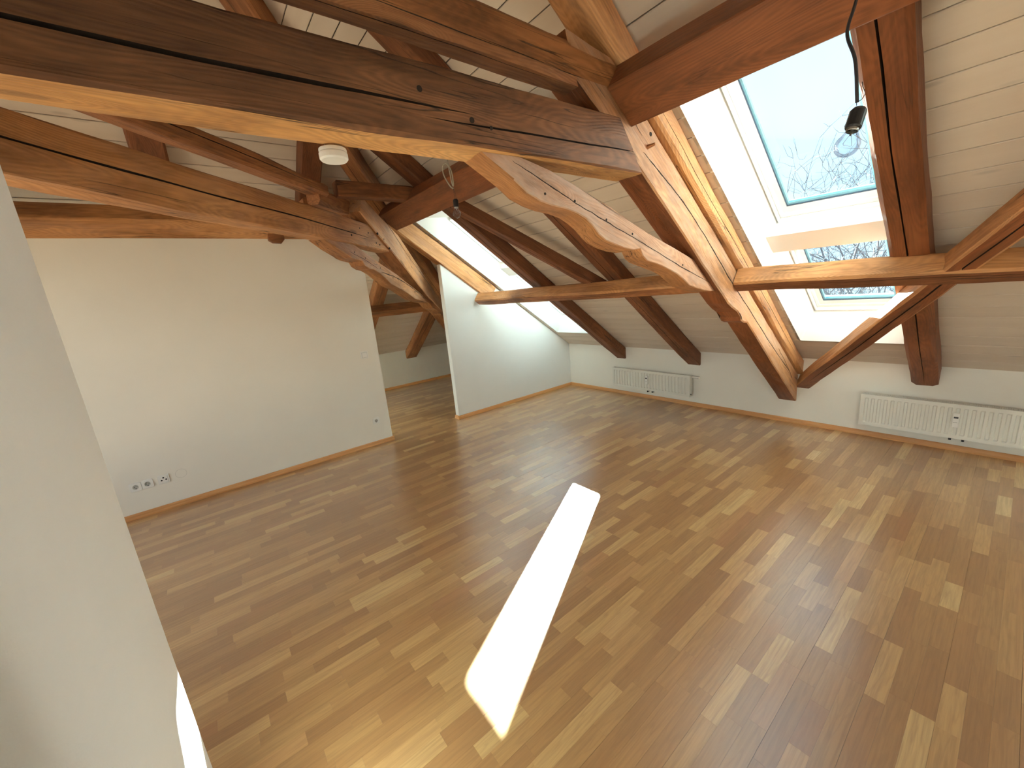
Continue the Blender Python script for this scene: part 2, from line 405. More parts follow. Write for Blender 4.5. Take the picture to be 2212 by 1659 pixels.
def S1(x, q, off=0): return Vector((x, -q, KZ+TN*q))-N1*off         # point under the front slope, q = horizontal run
def S2(y, q, off=0): return Vector((RX+q, y, KZ+TN*q))-N2*off       # same under the rear (hip) slope
M1 = matrix((0, 0, KZ), X1, U1, N1); M2 = matrix((RX, 0, KZ), X2, U2, N2)
R2 = math.sqrt(.5)
MA = matrix((RX, 0, 0), (R2, -R2, 0), (R2, R2, 0), (0, 0, 1))         # hip truss: X along the hip in plan, Y towards the room
def PA(s, wv, z): return MA @ Vector((s, wv, z))

# ------------------------------------------------------------------ floor
SX0, SX1 = RX, EX
def cproj(p):
    d = Vector(p)-CP; z = d.dot(Vector(RR[2]))
    if z < .05: return None
    return (1106+857.8*d.dot(Vector(RR[0]))/z, 829.5+857.8*d.dot(Vector(RR[1]))/z)
bm = bmesh.new(); box(bm, RX-.2, EX+.2, BY-.2, .2, -.14, -.008)
floor = tag(link('floor', bm, plain('screed', (.2, .12, .07), .9)), kind='structure')
SW = .0648; strips = []
nrow = int((SX1-SX0)/SW)+1; rng = random.Random(3)
for r in range(nrow):
    x0 = SX0+r*SW; x1 = min(x0+SW, SX1)
    board = r//3
    y = BY-rng.random()*.5
    while y < 0:
        L = rng.choice((.24, .30, .36, .43, .5))*rng.uniform(.9, 1.1)
        y1 = y+L
        if y1 > -.10: y1 = 0
        a, b2 = max(y, BY), min(y1, 0)
        if b2-a > .01: strips.append((x0, x1, a, b2, r))
        y = y1
def strip_bm(bm, s, cl_):
    x0, x1, y0, y1, r = s
    ge = .0006 if r % 3 == 0 else .00015
    tone = min(1, max(0, rng.choice((rng.uniform(.05, .95), rng.gauss(.5, .2))))); c = (tone, rng.random(), max(0, rng.gauss(.25, .3)), 1)
    vs = box(bm, x0+ge, x1-.00015, y0+.00015, y1-.00015, -.008, 0)
    for v in vs:
        for l in v.link_loops: l[cl_] = c
def vis(s):
    P = [cproj((a, b, 0)) for a, b in ((s[0], s[2]), (s[1], s[2]), (s[1], s[3]), (s[0], s[3]))]
    if any(p is None for p in P): return 0
    if all(p[0] < 0 for p in P) or all(p[0] > 2212 for p in P) or all(p[1] > 1659 for p in P): return 0
    cx, cy = sum(p[0] for p in P)/4, sum(p[1] for p in P)/4
    if cx < 200+(cy-1000)*.36 or not(0 < cx < 2212 and 0 < cy < 1659): return 0
    return abs(sum(P[i][0]*P[(i+1) % 4][1]-P[(i+1) % 4][0]*P[i][1] for i in range(4)))/2
strips.sort(key=vis, reverse=True)
for s in strips[:300]:
    bm = bmesh.new(); cl_ = bm.loops.layers.color.new('tone'); strip_bm(bm, s, cl_); link('strip', bm, M_FLOOR, floor)
bm = bmesh.new(); cl_ = bm.loops.layers.color.new('tone')
for s in strips[300:]: strip_bm(bm, s, cl_)
tag(link('far_strips', bm, M_FLOOR, floor), kind='stuff')

# ------------------------------------------------------------------ walls
def wall(name, mat, *boxes):
    bm = bmesh.new()
    for b in boxes: box(bm, *b)
    return tag(link(name, bm, mat), kind='structure')
def wallpoly(name, mat, poly, axis, t0, t1, bev=0):
    """poly in (u,z); axis 'x' -> extrude along x with u=y, axis 'y' -> extrude along y with u=x"""
    bm = bmesh.new(); mk = (lambda u, z, t: (t, u, z)) if axis == 'x' else (lambda u, z, t: (u, t, z))
    A = [bm.verts.new(mk(u, z, t0)) for u, z in poly]; B = [bm.verts.new(mk(u, z, t1)) for u, z in poly]
    n = len(poly)
    for i in range(n): bm.faces.new((A[i], A[(i+1) % n], B[(i+1) % n], B[i]))
    bm.faces.new(A); bm.faces.new(B[::-1])
    if bev: bmesh.ops.recalc_face_normals(bm, faces=bm.faces[:]); bmesh.ops.bevel(bm, geom=bm.edges[:], offset=bev, segments=2, affect='EDGES')
    return tag(link(name, bm, mat), kind='structure')
wall('wall_knee', M_WALL, (RX-.15, EX+.15, 0, .15, -.01, KZ+.12))
wall('wall_rear', M_WALL, (RX-.15, RX, BY, .15, -.01, KZ+.12))
WB = [(.4, 3.1, .25, 2.35), (4.6, 8.6, .25, 2.35)]
wall('wall_back', M_WALL, (RX-.3, WB[0][0], BY-.12, BY, -.01, 6.2), (WB[0][1], WB[1][0], BY-.12, BY, -.01, 6.2), (WB[1][1], EX+.3, BY-.12, BY, -.01, 6.2), *[(a, b, BY-.12, BY, -.01, c) for a, b, c, d in WB], *[(a, b, BY-.12, BY, d, 6.2) for a, b, c, d in WB])
def fill_window(idx, x0, x1, z0, z1, nf):
    root = empty('window_%d' % idx, (0, BY-.06, 0)); root['kind'] = 'structure'; wdt = (x1-x0)/nf
    for i in range(nf):
        a, b = x0+i*wdt, x0+(i+1)*wdt; bm = bmesh.new()
        for q in ((a, a+.07, z0, z1), (b-.07, b, z0, z1), (a+.07, b-.07, z0, z0+.07), (a+.07, b-.07, z1-.07, z1)): box(bm, q[0], q[1], -.03, .03, q[2], q[3])
        f = link('sash', bm, M_WHITE, root); bm = bmesh.new(); box(bm, a+.06, b-.06, -.004, .004, z0+.06, z1-.06); link('pane', bm, M_CLEAR, f)
fill_window(5, *WB[0], 3); fill_window(6, *WB[1], 4)  # unseen windows behind the camera, added as fill light
wall('wall_end', M_WALL, (EX, EX+.12, BY, .15, -.01, 6.2))
wallpoly('wall_left', M_WALL, [(BY, 0), (-3.268, 0), (-3.268, 2.42), (BY, 2.42)], 'x', -.10, 0, .004)
wallpoly('wall_partition', M_PART, [(-2.288, 0), (0, 0), (0, KZ), (-1.55, KZ+TN*1.55-.015), (-2.288, 2.14)], 'x', -.088, 0, .004)
# masonry pier beside the camera, with a plastered rounded corner
bm = bmesh.new(); pr = []
EX1, EY1, EX2 = 3.405, -5.154, 4.068
pts2 = [(EX1, BY), (EX1, EY1-.012), (EX1+.004, EY1-.004), (EX1+.014, EY1)]
pts2 += [(EX2-.05+.05*math.sin(a), EY1-.05+.05*math.cos(a)) for a in [i*math.pi/16 for i in range(9)]]
pts2 += [(EX2, BY)]
nz_ = 60; rows = []
for k in range(nz_+1):
    z = 4.9*k/nz_
    rows.append([bm.verts.new((x+.004*noise.noise(Vector((1, z*1.3, 5)))+.0015*noise.noise(Vector((9, z*14, i))), y+.003*noise.noise(Vector((4, z*1.1, 5+i*.1))), z)) for i, (x, y) in enumerate(pts2)])
for A, B in zip(rows, rows[1:]):
    for k in range(len(pts2)): bm.faces.new((A[k], A[(k+1) % len(pts2)], B[(k+1) % len(pts2)], B[k]))
bm.faces.new(rows[0][::-1]); bm.faces.new(rows[-1])
o = tag(link('wall_pier', bm, M_PIER), kind='structure')
for p in o.data.polygons: p.use_smooth = True
try: o.data.set_sharp_from_angle(angle=math.radians(40))
except Exception: pass

wall('wall_light_block', M_WALL, (4.80, 4.98, BY, -5.18, -.01, 4.9), (4.07, 4.80, -5.30, -5.18, 2.15, 4.9))  # unseen wall and lintel, added to darken the pier's side face
def baseboard(name, a, b, nrm, h=.05, t=.016):
    a, b, nrm = Vector(a), Vector(b), Vector(nrm); X = (b-a); L = X.length; X.normalize(); Z = Vector((0, 0, 1))
    bm = bmesh.new(); prof = [(0, 0), (t, 0), (t, h*.25), (t*.75, h*.45), (t*.62, h*.75), (t*.35, h*.95), (0, h)]
    A = [bm.verts.new((0, u, z)) for u, z in prof]; B = [bm.verts.new((L, u, z)) for u, z in prof]
    n = len(prof)
    for i in range(n): bm.faces.new((A[i], A[(i+1) % n], B[(i+1) % n], B[i]))
    bm.faces.new(A); bm.faces.new(B[::-1])
    tag(link(name, bm, M_BASE, None, matrix(a, X, nrm, Z)), kind='structure')
baseboard('baseboard_left', (0, BY, 0), (0, -3.252, 0), (1, 0, 0))
baseboard('baseboard_left_end', (0, -3.268, 0), (-.1, -3.268, 0), (0, 1, 0))
baseboard('baseboard_partition', (0, -2.304, 0), (0, 0, 0), (1, 0, 0))
baseboard('baseboard_partition_end', (-.1, -2.288, 0), (.016, -2.288, 0), (0, -1, 0))
baseboard('baseboard_knee', (.0, 0, 0), (EX, 0, 0), (0, -1, 0))
baseboard('baseboard_knee_rear', (RX, 0, 0), (-.088, 0, 0), (0, -1, 0))
baseboard('baseboard_rear', (RX, BY, 0), (RX, 0, 0), (1, 0, 0))

# ------------------------------------------------------------------ ceilings: boards on a dark backing
PW = .1415; LO0, LO1 = .408, 3.25
OPEN = [(.075, .83), (3.43, 4.21), (5.55, 6.33)]
OPEN2 = [(3.92, 4.70), (5.10, 5.88)]; TOP2 = 2.2
def boards(name, MW, xmax, holes, hipside, LO1=LO1):
    Lm = (-BY)/CS+.1
    dk = bmesh.new()
    par = tag(D.objects.new(name, D.meshes.new(name)), kind='structure'); COL.objects.link(par); par.matrix_world = MW; par.data.materials.append(M_DECK)
    nrows = int(Lm/PW)+1
    for k in range(nrows):
        r0, r1 = k*PW, (k+1)*PW
        full = [(None, xmax)]
        gaps = [(None, holes[0][0])]+[(holes[i][1], holes[i+1][0]) for i in range(len(holes)-1)]+[(holes[-1][1], xmax)] if holes else full
        parts = []
        cutsL = sorted({r0, r1} | ({LO0, LO1} if holes else set()))
        cutsL = [c for c in cutsL if r0 <= c <= r1]
        for u, v in zip(cutsL, cutsL[1:]):
            if v-u < .004: continue
            inside = holes and u >= LO0-1e-6 and v <= LO1+1e-6
            parts += [(u, v, sg_) for sg_ in (gaps if inside else full)]
        for (u, v, (x0, x1)) in parts:
            a, b = u+(.0024 if u == r0 else 0), v-(.0024 if v == r1 else 0)
            def lo(L): return x0 if x0 is not None else ((RX+L*CS) if hipside else L*CS)
            if min(lo(a), lo(b)) > x1-.05: continue
            bm = bmesh.new(); c = .003
            loop = [(lo(a), a), (x1, a), (x1, b), (lo(b), b)]
            top = [bm.verts.new((x, y, .014)) for x, y in loop]
            mid = [bm.verts.new((x, y, c)) for x, y in loop]
            lowr = [bm.verts.new((x, y+(c if j < 2 else -c), 0)) for j, (x, y) in enumerate(loop)]
            for A, B in ((top, mid), (mid, lowr)):
                for j in range(4): bm.faces.new((A[j], A[(j+1) % 4], B[(j+1) % 4], B[j]))
            bm.faces.new(lowr); bm.faces.new(top[::-1])
            link('plank', bm, M_CEIL, par)
            A_ = [dk.verts.new((x+(.05 if x > 0 and j in (1, 2) and x1 == xmax else 0), y, .0150)) for j, (x, y) in enumerate([(lo(a), a-.0024), (x1, a-.0024), (x1, b+.0024), (lo(b), b+.0024)])]
            B_ = [dk.verts.new((v.co.x, v.co.y, .035)) for v in A_]
            for j in range(4): dk.faces.new((A_[j], A_[(j+1) % 4], B_[(j+1) % 4], B_[j]))
            dk.faces.new(A_[::-1]); dk.faces.new(B_)
    bmesh.ops.recalc_face_normals(dk, faces=dk.faces[:]); dk.to_mesh(par.data); dk.free()
    return par
boards('ceiling', M1, EX, OPEN, True)
boards('ceiling_hip', M2, -BY, OPEN2, False, TOP2)

# ------------------------------------------------------------------ skylights
def skylight(idx, x0, x1, sashes, box_, MW=M1, LO1=LO1, b1=3.14):
    root = empty('window_%d' % idx, mw=MW); root['kind'] = 'structure'
    G = .30; ix0, ix1 = x0+.088, x1-.05; b0 = .531
    def quadslab(bm, P, t):           # P = inner quad, thickened outward by vector t
        A = [bm.verts.new(p) for p in P]; B = [bm.verts.new(Vector(p)+Vector(t)) for p in P]
        for i in range(4): bm.faces.new((A[i], A[(i+1) % 4], B[(i+1) % 4], B[i]))
        bm.faces.new(A); bm.faces.new(B[::-1])
    for P, t in (([(x0, LO0, 0), (x0, LO1, 0), (ix0, b1, G), (ix0, b0, G)], (-.02, 0, 0)),
                 ([(x1, LO0, 0), (x1, LO1, 0), (ix1, b1, G), (ix1, b0, G)], (.02, 0, 0)),
                 ([(x0, LO0, 0), (x1, LO0, 0), (ix1, b0, G), (ix0, b0, G)], (0, -.02, 0)),
                 ([(x0, LO1, 0), (x1, LO1, 0), (ix1, b1, G), (ix0, b1, G)], (0, .02, 0))):
        bm = bmesh.new(); quadslab(bm, P, t); link('reveal', bm, M_LIN, root)
    # outer roof skin around the frames keeps the light out
    bm = bmesh.new()
    for bx in ((x0-.3, ix0, .2, LO1+.3), (ix1, x1+.3, .2, LO1+.3), (ix0, ix1, .2, b0), (ix0, ix1, b1, LO1+.3)): box(bm, bx[0], bx[1], bx[2], bx[3], G+.002, G+.03)
    link('outer_flashing', bm, M_OUT, root)
    if box_:
        a, b, g0, c2 = box_
        bm = bmesh.new(); k = (g0/G)
        lx0, lx1 = x0+.088*k+.001, x1-.05*k-.001
        P = [(a, g0), (b, g0), (c2, G-.005), (c2, G+.05), (a-.03, G+.05), (a, G-.005)]
        A = [bm.verts.new((lx0+(.088*(g-g0)/G), L, g)) for L, g in P]; B = [bm.verts.new((lx1-(.05*(g-g0)/G), L, g)) for L, g in P]
        for i in range(len(P)): bm.faces.new((A[i], A[(i+1) % len(P)], B[(i+1) % len(P)], B[i]))
        bm.faces.new(A); bm.faces.new(B[::-1]); link('transom_box', bm, M_LIN, root)
    for (L0, L1) in sashes:
        def ring(name, o, i, g0, g1, mat, bev=.002, parent=root):
            e = 1.0 if o < .03 else 1.0
            bm = bmesh.new(); ax0, ax1, aL0, aL1 = ix0+o, ix1-o, L0+o*1.6, L1-o; bx0, bx1, bL0, bL1 = ix0+i, ix1-i, L0+i*1.6, L1-i
            for q in ((ax0, bx0, aL0, aL1), (bx1, ax1, aL0, aL1), (bx0, bx1, aL0, bL0), (bx0, bx1, bL1, aL1)): box(bm, *q, g0, g1)
            return link(name, bm, mat, parent)
        ring('casing', .001, .010, G-.045, G, M_WHITE)
        fr = ring('outer_frame', .012, .034, G-.012, G+.07, M_WHITE)
        ring('shadow_gap', .010, .014, G-.002, G+.02, M_DARKHOLE, parent=fr)
        sa = ring('sash', .034, .070, G-.002, G+.055, M_WHITE)
        ring('gasket', .070, .076, G-.001, G+.02, M_GASKET, parent=sa)
        ring('spacer', .076, .088, G+.004, G+.02, M_SPACER, parent=sa)
        bm = bmesh.new(); box(bm, ix0+.072, ix1-.072, L0+.115, L1-.072, G+.008, G+.012)
        link('pane', bm, M_GLASS, sa)
    return root
skylight(1, *OPEN[1], [(.531, 1.66), (1.824, 3.14)], (1.644, 1.84, .13, 1.822))
w1_ = D.objects['window_1']; bm = bmesh.new()
top_ = [(3.62, 1.62), (4.10, 1.62)]; low_ = [(4.10, 1.53), (4.05, 1.49), (4.0, 1.455), (3.93, 1.442), (3.85, 1.44), (3.77, 1.447), (3.70, 1.47), (3.65, 1.50), (3.62, 1.54)]
A_ = [bm.verts.new((x, L, .285)) for x, L in top_+low_]; B_ = [bm.verts.new((x, L, .288)) for x, L in top_+low_]
for i in range(len(A_)): bm.faces.new((A_[i], A_[(i+1) % len(A_)], B_[(i+1) % len(A_)], B_[i]))
bm.faces.new(A_); bm.faces.new(B_[::-1]); link('sagging_blind', bm, M_LIN, w1_)
skylight(2, *OPEN[0], [(.531, 1.72), (1.96, 2.87)], (1.72, 1.90, .2, 1.955), b1=2.87)
skylight(3, *OPEN[2], [(.531, 1.66), (1.824, 3.14)], (1.644, 1.84, .13, 1.822))  # out-of-frame skylight, added for extra sun bounce
skylight(4, *OPEN2[0], [(.531, 2.09)], None, M2, TOP2, 2.09)  # hidden skylight, added to brighten the rear room
skylight(7, *OPEN2[1], [(.531, 2.09)], None, M2, TOP2, 2.09)  # second hidden skylight, also added for rear-room light

# ------------------------------------------------------------------ timber frame
# front-slope rafters
wy0 = ((0, 0, 0), (0, 1, 0))
def rafter(x0, x1, q1, label, mat, **k):
    dq = k.pop('q0', -.1); o0, o1 = k.pop('offs', (.0, .142)); om = (o0+o1)/2
    xm = (x0+x1)/2
    return beam('rafter', label, S1(xm, dq, om), S1(xm, q1, om), x1-x0, o1-o0, N1, mat, cut0=(wy0 if dq < 0 else None), **k)
rafter(-.11, .03, 5.0, 'pale lit rafter running just above the white partition wall', W_WARM, q0=1.44, offs=(.015, .225), cracks=[(0, .3, 2.2, .4, .6, .004, .01)])
rafter(.976, 1.150, 4.0, 'dark rafter right of the far skylight, ending above the left radiator', W_DARK, cracks=[(0, .2, 3.6, .35, .5, .006, .02)])
rafter(2.108, 2.282, 5.1, 'dark rafter ending above the valve end of the left radiator', W_DARK, cracks=[(0, .2, 3.6, .6, .45, .006, .02)])
rafter(3.20, 3.38, 6.3, 'orange-lit rafter directly left of the large skylight', W_WARM, rough=.006, bow=.015, ch=.018, cracks=[(1, .3, 3.5, .5, .4, .006, .02)])
rafter(4.20, 4.372, 6.5, 'dark reddish rafter right of the large skylight, ending above the right radiator', W_RED, ch=.02, rough=.006, bow=.012, cracks=[(0, .05, 5.5, .5, .42, .009, .03)])
rafter(5.32, 5.49, 6.5, 'dark rafter right of the diagonal brace beyond the frame', W_DARK)
rafter(6.42, 6.59, 6.5, 'dark rafter near the end wall', W_DARK)
# rear-slope rafters
def rafter2(y0, y1, q1, label, mat):
    ym = (y0+y1)/2
    return beam('rafter', label, S2(ym, -.1, .071), S2(ym, q1, .071), abs(y1-y0), .142, N2, mat, cut0=((RX, 0, 0), (1, 0, 0)), cracks=[(0, .2, 2.5, .4, .55, .005, .015)])
rafter2(-1.74, -1.51, 1.6, 'dark rafter foot in the passage ending on the rear knee wall', W_OLD)
rafter2(-2.80, -2.61, 2.6, 'rafter just behind the right edge of the left wall, seen in the passage', W_OLD)
rafter2(-3.86, -3.67, 3.7, 'short dark rafter piece behind the upper diagonal beam, left of the smoke detector', W_DARK)
rafter2(-5.02, -4.80, 4.8, 'dark grey rafter piece at far left between the two diagonal beams', W_DARK)
rafter2(-6.15, -5.95, 5.9, 'dark rear-slope rafter hidden behind the pier', W_DARK)
# hip rafter
hz = lambda s, bh: KZ+TN*s*R2-bh
beam('hip_rafter', 'long hip rafter rising from the passage corner to the top left of the photo', PA(.25, 0, hz(.25, .155)), PA(8.3, 0, hz(8.3, .155)), .18, .17, (0, 0, 1), W_OLD, cracks=[(0, .5, 6, .5, .4, .005, .02)])

# near truss, plane x = 3.16 .. 3.34
MB = matrix((0, 0, 0), (0, 1, 0), (-1, 0, 0), (0, 0, 1))
beam('tie_beam', 'largest dark tie beam crossing the top left with a long black crack and golden underside', (3.25, BY+.02, 2.372), (3.25, -2.78, 2.386), .179, .246, (0, 0, 1), W_TIE, soffit=W_GOLD,
     ch=.010, rough=.006, bow=.014, cut1=((3.25, -2.80, 2.259), (0, .787, .617)),
     cracks=[(3, .1, 2.66, .585, .555, .016, .05), (3, 2.50, 3.76, .70, .60, .010, .04)],
     holes=[(2.45, -.0905, .03, (0, -1, 0), .011), (2.66, -.0905, -.035, (0, -1, 0), .011), (2.75, -.0905, -.05, (0, -1, 0), .009), (3.0, -.0905, .06, (0, -1, 0), .006)])
beam('collar_beam', 'upper dark beam above the largest tie beam, ending at the purlin joint', (3.275, BY+.02, 2.68), (3.275, -3.02, 2.68), .15, .165, (0, 0, 1), W_OLD, ch=.03, rough=.005, bow=.012, cracks=[(3, .2, 3.3, .75, .85, .008, .03), (0, .5, 3.2, .4, .3, .005, .02)])
# leaning strut: profile in (y, z)
so_ = lambda y, off: KZ-TN*y-off/CS
strutB = [(-.0, so_(0, .385)), (-.75, so_(-.75, .372)), (-1.335, 1.262), (-1.40, 1.272), (-1.45, 1.288), (-1.47, 1.325), (-1.53, 1.37), (-1.62, 1.41), (-1.70, 1.455), (-1.80, 1.53), (-1.9, so_(-1.9, .41)), (-2.33, so_(-2.33, .402)), (-3.10, so_(-3.10, .40)), (-3.31, 2.624),
          (-3.36, 2.80), (-3.05, so_(-3.05, .145)), (-2.0, so_(-2.0, .145)), (0, so_(0, .145))]
st_ = prism('leaning_strut', 'big pale weathered leaning strut carrying the end of the largest tie beam', strutB, -3.340, -3.168, MB, W_STRUT, bev=.009, rough=.006, grain=-36, soffit=W_RED,  # darker soffit wood paints in the strut's underside shade
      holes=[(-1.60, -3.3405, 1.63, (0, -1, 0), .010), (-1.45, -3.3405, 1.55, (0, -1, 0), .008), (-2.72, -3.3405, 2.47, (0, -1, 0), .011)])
braceB = [(-3.87, 2.262), (-3.70, 2.165), (-3.63, 2.118), (-3.55, 2.088), (-3.47, 2.072), (-3.38, 2.062), (-3.30, 2.045), (-3.24, 2.02), (-3.19, 1.99), (-3.14, 1.948), (-3.09, 1.918), (-3.02, 1.895), (-2.93, 1.875), (-2.84, 1.862), (-2.775, 1.867),
          (-2.745, 1.825), (-2.70, 1.80), (-2.60, 1.775), (-2.45, 1.735), (-2.36, 1.705), (-2.28, 1.665), (-2.20, 1.62), (-2.10, 1.595), (-2.0, 1.575), (-1.90, 1.56), (-1.82, 1.56),
          (-1.91, so_(-1.91, .405)), (-2.15, 1.79), (-2.42, 1.875), (-2.70, 1.96), (-3.03, 2.083), (-3.28, 2.165), (-3.47, 2.223), (-3.66, 2.262)]
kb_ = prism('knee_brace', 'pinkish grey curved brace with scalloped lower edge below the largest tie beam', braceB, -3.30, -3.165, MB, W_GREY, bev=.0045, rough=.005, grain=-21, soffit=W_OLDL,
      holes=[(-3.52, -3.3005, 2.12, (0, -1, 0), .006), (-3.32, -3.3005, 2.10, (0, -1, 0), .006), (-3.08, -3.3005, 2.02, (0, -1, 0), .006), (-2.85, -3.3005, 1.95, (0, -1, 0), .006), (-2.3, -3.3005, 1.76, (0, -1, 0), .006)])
crack(st_, [(-2.79, 2.37), (-2.59, 2.261), (-2.34, 2.117), (-2.03, 1.895), (-1.67, 1.616), (-1.36, 1.397), (-.77, .971), (-.23, .607)], -3.3412, .012)
crack(st_, [(-.62, .93), (-.40, .75), (-.18, .545)], -3.3412, .008)
crack(st_, [(-3.2, 2.72), (-3.0, 2.60), (-2.8, 2.45)], -3.3412, .005)
crack(kb_, [(-3.70, 2.241), (-3.5, 2.163), (-3.28, 2.079), (-3.02, 1.99), (-2.7, 1.883), (-2.33, 1.753), (-1.91, 1.62)], -3.3012, .007)
# wooden peg sticking out of the strut head
bm = bmesh.new(); cyl(bm, (3.30, -2.75, 2.40), (3.385, -2.745, 2.405), .017, .007, seg=8)
tag(link('wooden_peg', bm, W_OLD), 'pointed wooden peg sticking out where the largest tie beam meets its strut', 'peg')

# purlins (square to the slope)
def purl(name, label, x0, x1, q0, q1, o0, o1, mat, **k):
    return beam(name, label, S1(x0, (q0+q1)/2, (o0+o1)/2), S1(x1, (q0+q1)/2, (o0+o1)/2), (q1-q0)/CS, o1-o0, N1, mat, **k)
purl('purlin', 'smooth reddish purlin between the two trusses, above the far skylight', .20, 3.17, 2.725, 2.925, .145, .285, W_RED, ch=.006, rough=.002, bow=.004)
purl('purlin', 'dark red purlin crossing above the large skylight to the top right', 3.342, EX, 2.725, 2.925, .145, .285, W_RED, ch=.006, rough=.002, bow=.004)
beam('purlin', 'long horizontal orange-brown purlin lying along the top of the left wall', S2(-3.12, 2.75, .23), S2(BY+.01, 2.75, .23), .172/CS, .16, N2, W_WARM, ch=.006, rough=.002, bow=.006)
bm = bmesh.new()
prism('corbel_block', 'small brown wooden block poking out below the purlin over the left wall', [(-4.174, 2.46), (-4.174, 2.395), (-4.14, 2.372), (-4.065, 2.366), (-4.034, 2.40), (-4.034, 2.46)], -.06, .0, MB, W_OLD, bev=.004)
# middle rails
beam('rail', 'horizontal rail from the partition wall to the weathered strut, crossing two rafters', S1(.035, 1.580, .308), S1(3.165, 1.580, .308), .118, .135, N1, W_WARM, soffit=W_OLD, ch=.014, rough=.004, bow=.012, cracks=[(0, .5, 2.6, .7, .4, .004, .012)])  # soffit in a darker wood, standing in for shade below
beam('rail', 'horizontal weathered rail crossing the large skylight to the right edge', S1(3.345, 1.447, .200), S1(EX, 1.30, .200), .122, .145, N1, W_WARM, soffit=W_DARK, ch=.016, rough=.007, bow=.012, cracks=[(0, .3, 3.2, .3, .45, .004, .015), (1, .3, 2.0, .4, .5, .004, .012)])  # dark soffit paints in the unlit underside of the rail
beam('rail', 'dark horizontal rail inside the passage under the rear slope', S2(-1.2, 1.385, .195), S2(-4.6, 1.385, .195), .148, .13, N2, W_OLD, ch=.008)
# wind braces
beam('diagonal_brace', 'diagonal brace from the foot of the weathered strut up to the right edge', S1(3.43, -.08, .196), S1(5.41, 2.76, .196), .125, .128, N1, W_WARM, soffit=W_RED, ch=.010, rough=.008, bow=.012, cut0=wy0, cracks=[(0, .1, 3.6, .45, .55, .010, .03)])  # redder, darker soffit carries painted underside shade
beam('diagonal_brace', 'thin dark diagonal brace from the purlin down to the far rail', S1(1.36, 2.70, .205), S1(2.08, 1.50, .205), .095, .115, N1, W_DARK, ch=.008, rough=.004, cracks=[(0, .1, 1.4, .5, .5, .004, .01)])
# hip truss
beam('tie_beam', 'second tie beam running diagonally from the left edge to the far strut, with knots and nail holes', PA(4.45, .012, 2.342), PA(8.4, .012, 2.342), .145, .222, (0, 0, 1), W_WARM,
     ch=.010, rough=.007, bow=.016, cut0=(PA(4.42, 0, 2.232), (-.787*R2, .787*R2, .617)),
     cracks=[(1, .42, 3.7, .43, .58, .011, .04)],
     holes=[(.95, .0735, -.03, (0, 1, 0), .010), (.80, .0735, -.03, (0, 1, 0), .010), (.45, .0735, .03, (0, 1, 0), .007), (.30, .0735, -.05, (0, 1, 0), .006), (.62, .0735, .05, (0, 1, 0), .007), (.22, .0735, -.06, (0, 1, 0), .007)])
sA = lambda s, bh: KZ+TN*s*R2-bh
strutA = [(.4, sA(.4, .60)), (.4, sA(.4, .80)), (2.2, sA(2.2, .71)), (2.75, sA(2.75, .70)), (3.5, sA(3.5, .768)), (4.42, sA(4.42, .774)), (5.08, sA(5.08, .80)), (5.0, sA(5.0, .60)), (4.6, sA(4.6, .53)), (4.2, sA(4.2, .45)), (3.8, sA(3.8, .47)), (3.0, sA(3.0, .53))]
sa_ = prism('leaning_strut', 'orange lit leaning strut of the far truss disappearing behind the partition wall', strutA, -.09, .115, MA, W_STRUT, bev=.010, rough=.006, grain=27, soffit=W_OLD,  # underside darker, its shade put into the colour
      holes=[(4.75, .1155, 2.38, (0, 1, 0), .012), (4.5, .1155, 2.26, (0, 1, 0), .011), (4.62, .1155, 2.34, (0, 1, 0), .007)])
braceA = [(5.66, 2.24), (5.5, 2.18), (5.33, 2.135), (5.28, 2.118), (5.2, 2.105), (5.07, 2.10), (5.03, 2.06), (4.95, 2.035), (4.85, 2.03), (4.72, 1.995), (4.6, 1.945), (4.48, 1.89), (4.35, 1.86), (4.2, 1.83), (4.0, 1.775), (3.78, 1.705), (3.6, 1.68), (3.44, 1.655), (3.3, 1.645), (3.2, 1.60), (3.1, 1.55), (2.95, 1.52), (2.8, 1.46), (2.71, 1.42), (2.56, 1.366), (2.3, 1.31), (2.2, 1.26),
          (2.2, 1.33), (2.8, 1.53), (3.41, 1.727), (4.26, 1.991), (4.68, 2.098), (5.0, 2.19), (5.2, 2.245)]
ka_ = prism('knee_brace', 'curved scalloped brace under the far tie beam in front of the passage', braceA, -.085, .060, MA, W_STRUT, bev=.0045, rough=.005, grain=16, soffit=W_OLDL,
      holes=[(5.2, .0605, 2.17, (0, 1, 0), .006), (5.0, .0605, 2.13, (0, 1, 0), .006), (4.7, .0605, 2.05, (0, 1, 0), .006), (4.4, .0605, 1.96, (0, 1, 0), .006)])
crack(sa_, [(4.54, 2.56), (4.29, 2.405), (3.99, 2.225), (3.56, 2.006), (3.1, 1.78)], .1162, .009)
crack(ka_, [(4.69, 2.01), (4.33, 1.962), (3.94, 1.873), (3.5, 1.732)], .0612, .014)
crack(ka_, [(5.3, 2.17), (5.0, 2.11), (4.75, 2.04)], .0612, .005)
beam('upper_diagonal_beam', 'upper diagonal brown beam with a broken end behind the largest tie beam', PA(5.44, -.022, 2.645), PA(8.3, -.022, 2.645), .138, .10, (0, 0, 1), W_OLD, ch=.02, rough=.006, bow=.014, cracks=[(1, .1, 2.6, .6, .5, .006, .02)])
beam('corner_beam', 'brown beam stub continuing the upper diagonal beam down to the purlin joint', PA(4.60, -.05, 2.60), PA(5.56, -.03, 2.585), .11, .13, (0, 0, 1), W_OLD, ch=.02, rough=.006)
beam('stub_beam', 'short dark horizontal beam between the upper diagonal beam and the reddish purlin', (.915, -3.72, 2.685), (.915, -2.99, 2.685), .13, .125, (0, 0, 1), W_DARK, ch=.008)
